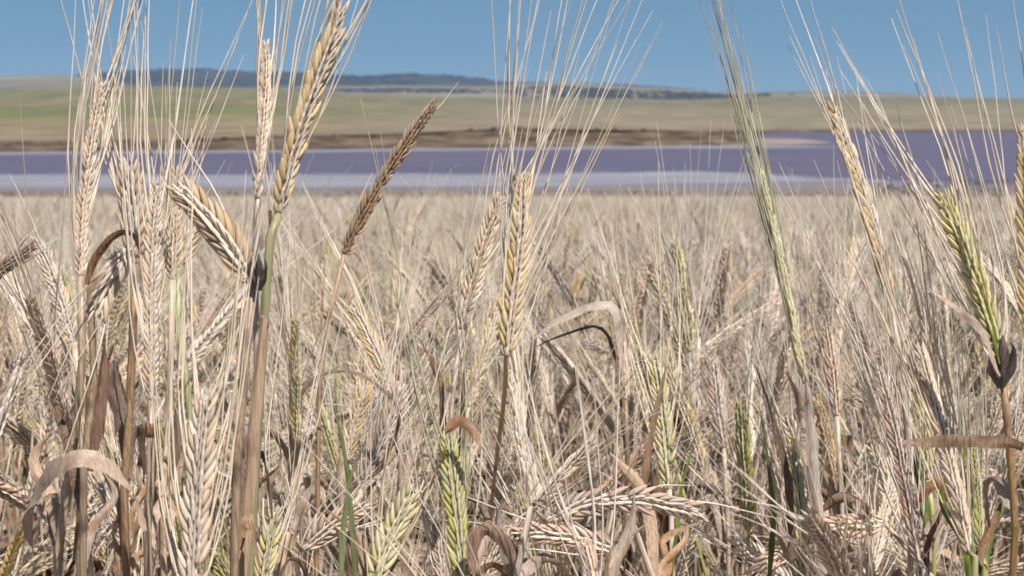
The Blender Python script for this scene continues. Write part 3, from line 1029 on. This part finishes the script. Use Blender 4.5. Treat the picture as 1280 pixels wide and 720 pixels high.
hero('green gold ear right of the folded leaf near the bottom', [(1000, 720), (1000, 660), (996, 610), (990, 556)], 28, .54, 'lime', 25, [(1002, 770)], 8, 'stem_green', L=.11,
     leaves=[([(992, 700), (986, 600), (966, 520), (944, 455)], 22, -.02, 'leaf_brown', dict(twist=(30, 60, 70), prof=(.5, 1, .8, .2))),
             ([(962, 722), (968, 640), (958, 560), (948, 500)], 12, -.01, 'leaf_green', dict(twist=(30, 50, 60)))])
hero('stout green stalk with a fat sheath at the lower right', [(1224, 690), (1222, 630), (1216, 556)], 24, .52, 'green', 40, [(1226, 722), (1228, 780)], 9, 'stem_green', L=.1, awn='awn_green', spread=.5,
     leaves=[([(1214, 745), (1208, 660), (1204, 590), (1210, 530)], 11, -.02, 'leaf_green', dict(twist=(30, 50, 20), fold=.4))])
hero('short pale ear above the green stalk stump at the left bottom', [(160, 690), (150, 650), (132, 610)], 24, .6, 'pink', 30, [(158, 720), (157, 780)], 10, 'stem_green', L=.06, drop=.4)
hero('pink bleached ear between the leaning green ear and the beaded ear', [(1046, 520), (1042, 470), (1034, 415)], 26, .7, 'pink', 20, [(1050, 600), (1052, 722)], 6, L=.1)
hero('bleached ear standing in the gap right of the level ears', [(905, 560), (898, 510), (892, 455)], 26, .74, 'pink', 15, [(908, 620), (910, 722)], 6, L=.12)
hero('slender pale ear with glittering awns below the lake right of centre', [(868, 470), (868, 430), (870, 380)], 20, .86, 'pale', 35, [(866, 560), (862, 722)], 6, L=.14, bias=(.06, 0))


# ------------------------------------------------------------------ the crop behind: sample stalks, copied one by one
def sample(kind, seed, colour, detail):
    """an upright plant at the origin; its ear leans or nods to +X"""
    q = random.Random(seed)
    h = q.uniform(0.56, 0.66)
    lean = {'up': q.uniform(0.0, 0.10), 'lean': q.uniform(0.10, 0.22), 'nod': q.uniform(0.05, 0.14)}[kind]
    bend = {'up': q.uniform(0, 14), 'lean': q.uniform(15, 45), 'nod': q.uniform(85, 150)}[kind]
    k = q.uniform(0.85, 1.05) if detail > 1 else q.uniform(1.0, 1.25)
    Lear = q.uniform(0.062, 0.085)
    st = [np.array([0, 0, 0]), np.array([lean * h * 0.2, q.uniform(-.012, .012), h * .4]), np.array([lean * h * 0.55, q.uniform(-.012, .012), h * .75])]
    top = np.array([lean * h, q.uniform(-.01, .01), h])
    a0 = math.degrees(math.atan(lean * 1.6))
    neck, p = [top], top
    ear = []
    steps = 5
    for i in range(steps):
        a = R(a0 + bend * 0.55 * (i + 1) / steps)
        p = p + np.array([math.sin(a), 0, math.cos(a)]) * 0.012
        neck.append(p)
    ear = [p]
    for i in range(4):
        a = R(a0 + bend * (0.55 + 0.45 * (i + 1) / 4))
        p = p + np.array([math.sin(a), q.uniform(-.08, .08), math.cos(a)]) * Lear / 4
        ear.append(p)
    stem = st + neck
    lo = detail < 2
    sg = stem_geo(stem, 0.0024, 0.001, {'green': 'stem_green', 'lime': 'stem', 'brown': 'stem_brown'}.get(colour, 'stem'), q, seg=9 if lo else 18, sides=4 if lo else 6, nodes_at=() if lo else (0.3, 0.62))
    e = make_ear(ear, k, R(q.uniform(-60, 60)), q, face=unit(np.array([q.uniform(-.4, .4), -1, 0])), awn_len=q.uniform(.07, .105), spread=1.6,
                 awn_seg=3 if lo else 5, drop_awn=0.6 if colour == 'brown' else q.uniform(.5, .85) if detail > 1 else q.uniform(.62, .9), awn_rad=0.00038 if detail > 1 else 0.00045)
    lv = []
    for j in range(q.choice((3, 4, 5, 6))):
        a = q.uniform(0, 6.28)
        hz = h * q.uniform(0.28, 0.85)
        d = np.array([math.cos(a), math.sin(a), 0])
        L_ = q.uniform(0.07, 0.17)
        b = np.array([np.interp(hz, [0, h], [0, lean * h]), 0, hz])
        tw = q.uniform(-80, 80)
        lv.append(leaf_geo([b, b + d * L_ * .15 + np.array([0, 0, L_ * .35]), b + d * L_ * .5 + np.array([0, 0, L_ * q.uniform(.1, .5)]), b + d * L_ * .8 + np.array([0, 0, L_ * q.uniform(-.5, .2)])],
                           q.uniform(.007, .016), 'leaf_green' if colour == 'green' and q.random() < .6 else q.choice(('leaf', 'leaf_tan', 'leaf_brown', 'leaf_brown')), q, twist=(0, tw, tw * q.uniform(-.5, 2), tw * q.uniform(.5, 2.5)), n=6 if lo else 12, cols=2))
    return sg, e, colour, lv, q


SPEC = []
for i, (kd, cl) in enumerate([('up', 'pale'), ('up', 'pink'), ('lean', 'pale'), ('up', 'gold'), ('lean', 'pink'), ('nod', 'pale'), ('up', 'lime'), ('lean', 'gold'),
                              ('nod', 'pink'), ('up', 'pale'), ('lean', 'pale'), ('up', 'green'), ('lean', 'brown'), ('up', 'pink')]):
    SPEC.append((kd, cl, 50 + i))

LOOK = {'pale': 'bleached straw', 'pink': 'pinkish tan', 'gold': 'golden', 'lime': 'yellow green', 'green': 'green', 'brown': 'dull brown'}
POSE = {'up': 'upright', 'lean': 'leaning', 'nod': 'nodding'}
BEHIND = [(150, 'the far left slim ear'), (270, 'the lower left herringbone ear'), (390, 'the purple withered sheath'), (520, 'the dark brown ear'),
          (700, 'the golden centre ear'), (880, 'the level pinkish ears'), (1060, 'the dark green awned ear'), (1190, 'the beaded leaning ear'), (9999, 'the plump green gold ear')]

# stations of the crop in rows of roughly even spacing
def stations(y0, y1, dens, wide, q):
    n = int(dens * (wide * (y1 * y1 - y0 * y0) + 1.0 * (y1 - y0)))
    out = []
    for _ in range(n):
        y = math.sqrt(q.uniform(y0 * y0, y1 * y1))
        x = q.uniform(-1, 1) * (wide * y + 0.5)
        out.append((x, y))
    return out


def px_of(p):
    d = Vector(p) - CAM
    D = d.dot(FWD)
    return 640 + F * d.dot(RGT) / D, 360 - F * d.dot(UPV) / D, D


near = [s for s in stations(0.53, 1.34, 600, 0.62, random.Random(5))]
near.sort(key=lambda s: s[1])
inview, rest = [], []
for x, y in near:
    px, py, D = px_of((x, y, ground_z(x, y) + 0.7))
    (inview if -60 < px < 1340 else rest).append((x, y))
QUOTA = 300 - N_HERO - 4
individual, extra = inview[:QUOTA], inview[QUOTA:]

protos = {}
alike = {}
ORDINAL = ['first', 'second', 'third', 'fourth', 'fifth', 'sixth', 'seventh', 'eighth', 'ninth', 'tenth']
qq = random.Random(77)
for (x, y) in individual:
    s = qq.choice(SPEC[:6] + SPEC[:6] + SPEC[7:11] + SPEC[:12] + SPEC[13:])
    split = y < 0.80
    key = (s, split)
    h = qq.uniform(0.90, 1.05) if qq.random() < .58 else qq.uniform(0.74, 0.92)
    px, py, D = px_of((x, y, ground_z(x, y) + 0.66 * h))
    place = next(t for lim, t in BEHIND if px < lim)
    depth = 'close behind' if y < 0.85 else 'standing behind' if y < 1.08 else 'farther back behind'
    label = f"{LOOK[s[1]]} {POSE[s[0]]} stalk {depth} {place}"
    group = f"{LOOK[s[1]]} {POSE[s[0]]} stalks {depth} {place}"
    if key not in protos:
        root = thing('barley_stalk', (0, 0, 0), label, 'barley', group)
        sg, e, cl, lv, q = sample(s[0], s[2], s[1], 2)
        emit_plant(root, (0, 0, 0), sg, e, cl, lv, q, awn_mat='awn_green' if cl == 'green' else 'awn', split=split)
        protos[key] = root
    else:
        root = copy_tree(protos[key])
    root.location = (x, y, ground_z(x, y) - .004)
    root.rotation_euler = (qq.gauss(0, .09), qq.gauss(0, .09), qq.choice((0, math.pi)) + qq.gauss(0, .8))
    root.scale = (h, h, h)
    root['label'] = label
    root['group'] = group
    alike.setdefault(label, []).append((px, root))
for label, members in alike.items():     # several alike behind the same ear: told apart by their order
    members.sort(key=lambda t: t[0])
    n = len(members)
    for j, (_, o) in enumerate(members):
        if n > 1:
            o['label'] = label + ', ' + ('leftmost' if j == 0 else 'rightmost' if j == n - 1 else 'middle one' if n == 3 else ORDINAL[j] + ' from left')

# all the rest of the crop: one mass, the sample stalks set out on points
kit = bpy.data.collections.new('barley_samples')
names = []


def whole(sg, e, c, lv, awn, far=False):
    g = Geo()
    g.merge(sg)
    G, H, A, p = e
    for b, mx in G:
        g.add(*put(GRAIN_FAR if far else GRAIN_LO[0], b, mx), c)
    if not far:
        for b, mx in H[::2]:
            g.add(*put(GRAIN_FAR, b, mx), HUSK[c])
    for v, f in A:
        g.add(v, f, awn)
    for l in lv:
        g.merge(l)
    return g


def kit_add(name, g):
    o = bpy.data.objects.new(name, g.mesh(name))
    kit.objects.link(o)
    names.append(name)


for i, (kd, cl, sd_) in enumerate(SPEC):
    sg, e, c, lv, q = sample(kd, sd_ + 200, cl, 1)
    kit_add('a%02d' % i, whole(sg, e, c, lv, 'awn_green' if cl == 'green' else 'awn'))
# clumps for the distance: a dozen simpler stalks in a patch
for i in range(5):
    g = Geo()
    for j in range(14):
        kd, cl, sd_ = SPEC[(i * 3 + j) % len(SPEC)]
        if cl in ('green', 'brown'):
            cl = 'pale'
        sg, e, c, lv, q = sample(kd, 900 + i * 31 + j, cl, 0)
        one = whole(sg, e, c, lv, 'awn', True)
        a = q.uniform(0, 6.28)
        v = np.vstack(one.v)
        v = np.stack([v[:, 0] * math.cos(a) - v[:, 1] * math.sin(a), v[:, 0] * math.sin(a) + v[:, 1] * math.cos(a), v[:, 2]], 1) * q.uniform(.92, 1.06)
        one.v = [v]
        g.merge(one, np.array([q.uniform(-.12, .12), q.uniform(-.12, .12), 0]))
    kit_add('b%02d' % i, g)

NA = len(SPEC)
pts, idx, rot, scl = [], [], [], []
q = random.Random(9)


def seat(x, y, i, s, tilt):
    pts.append((x, y, ground_z(x, y) - .005))
    idx.append(i)
    rot.append((q.gauss(0, tilt), q.gauss(0, tilt), q.choice((0, math.pi)) + q.gauss(0, .8)))
    scl.append((s, s, s) if s < 1.2 else (s, s, .8))


def pick():
    i = q.randrange(NA)
    if SPEC[i][1] in ('brown', 'green') and q.random() < .55:
        i = q.randrange(6)
    return i


def patch(x, y):
    return math.sin(x * 0.9 + 1.3 * math.sin(y * 0.4)) + math.sin(y * 1.1 + x * 0.35 + 2) + 0.7 * math.sin(x * 2.7 - y * 1.9)


for x, y in rest + extra:
    seat(x, y, pick(), q.uniform(.9, 1.06), .1)
for y0, y1, dens in ((1.34, 3.2, 430), (3.2, 7.0, 260)):
    for x, y in stations(y0, y1, dens, 0.55, q):
        seat(x, y, pick(), q.uniform(.86, 1.0) * (1.1 if q.random() < .03 else 1) if y0 > 3 else q.uniform(.82, 1.04), .1 + .05 * max(0, patch(x, y)))
        scl[-1] = tuple(v * (1 + .035 * patch(x, y)) for v in scl[-1])
for y0, y1, dens, s in ((7.0, 22, 26, 1.0), (22, 60, 5, 1.25), (60, 114, 2.2, 1.5)):
    for x, y in stations(y0, y1, dens, 0.55, q):
        seat(x, y, NA + q.randrange(5), q.uniform(.86, .98) if s == 1 else s, .04)
        if s > 1:
            scl[-1] = (s, s, scl[-1][2] * (1 + .06 * patch(x * .3, y * .2)))
            rot[-1] = (rot[-1][0] * .4, rot[-1][1] * .4, q.uniform(0, 6.28))

me = bpy.data.meshes.new('barley_crop')
me.from_pydata(pts, [], [])
for nm, tp, data in (('which', 'INT', idx), ('turn', 'FLOAT_VECTOR', rot), ('size', 'FLOAT_VECTOR', scl)):
    a = me.attributes.new(nm, tp, 'POINT')
    a.data.foreach_set('vector' if tp == 'FLOAT_VECTOR' else 'value', np.array(data).ravel())
crop = bpy.data.objects.new('barley_crop', me)
col.objects.link(crop)
crop['kind'] = 'stuff'
crop['label'] = 'dense ripe barley crop running down the slope to the lake'
ng = bpy.data.node_groups.new('barley_crop', 'GeometryNodeTree')
ng.interface.new_socket('Geometry', in_out='INPUT', socket_type='NodeSocketGeometry')
ng.interface.new_socket('Geometry', in_out='OUTPUT', socket_type='NodeSocketGeometry')
N_, L_ = ng.nodes, ng.links
gi, go = N_.new('NodeGroupInput'), N_.new('NodeGroupOutput')
ci = N_.new('GeometryNodeCollectionInfo')
ci.inputs['Collection'].default_value = kit
ci.inputs['Separate Children'].default_value = True
ci.inputs['Reset Children'].default_value = True
ip = N_.new('GeometryNodeInstanceOnPoints')
ip.inputs['Pick Instance'].default_value = True


def attr(nm, tp):
    a = N_.new('GeometryNodeInputNamedAttribute')
    a.data_type = tp
    a.inputs['Name'].default_value = nm
    return a.outputs[0]


mtp = N_.new('GeometryNodeMeshToPoints')
L_.new(gi.outputs[0], mtp.inputs['Mesh'])
L_.new(mtp.outputs[0], ip.inputs['Points'])
L_.new(ci.outputs[0], ip.inputs['Instance'])
L_.new(attr('which', 'INT'), ip.inputs['Instance Index'])
L_.new(attr('turn', 'FLOAT_VECTOR'), ip.inputs['Rotation'])
L_.new(attr('size', 'FLOAT_VECTOR'), ip.inputs['Scale'])
L_.new(ip.outputs[0], go.inputs[0])
md = crop.modifiers.new('stalks', 'NODES')
md.node_group = ng

# ------------------------------------------------------------------ the air between here and the hills
hm = bpy.data.materials.new('haze')
hm.use_nodes = True
hn = hm.node_tree
hn.nodes.clear()
ho = hn.nodes.new('ShaderNodeOutputMaterial')
pv = hn.nodes.new('ShaderNodeVolumePrincipled')
pv.inputs['Color'].default_value = (0.36, 0.60, 1.0, 1)
pv.inputs['Density'].default_value = 0.00008
pv.inputs['Anisotropy'].default_value = 0.0
hn.links.new(pv.outputs[0], ho.inputs['Volume'])
me = bpy.data.meshes.new('haze')
x, y0, y1, z0, z1 = 4200, -3100, 5000, -60, 120
me.from_pydata([(-x, y0, z0), (x, y0, z0), (x, y1, z0), (-x, y1, z0), (-x, y0, z1), (x, y0, z1), (x, y1, z1), (-x, y1, z1)], [],
               [(0, 3, 2, 1), (4, 5, 6, 7), (0, 1, 5, 4), (1, 2, 6, 5), (2, 3, 7, 6), (3, 0, 4, 7)])
me.materials.append(hm)
hz = bpy.data.objects.new('haze', me)
col.objects.link(hz)
hz['kind'] = 'stuff'
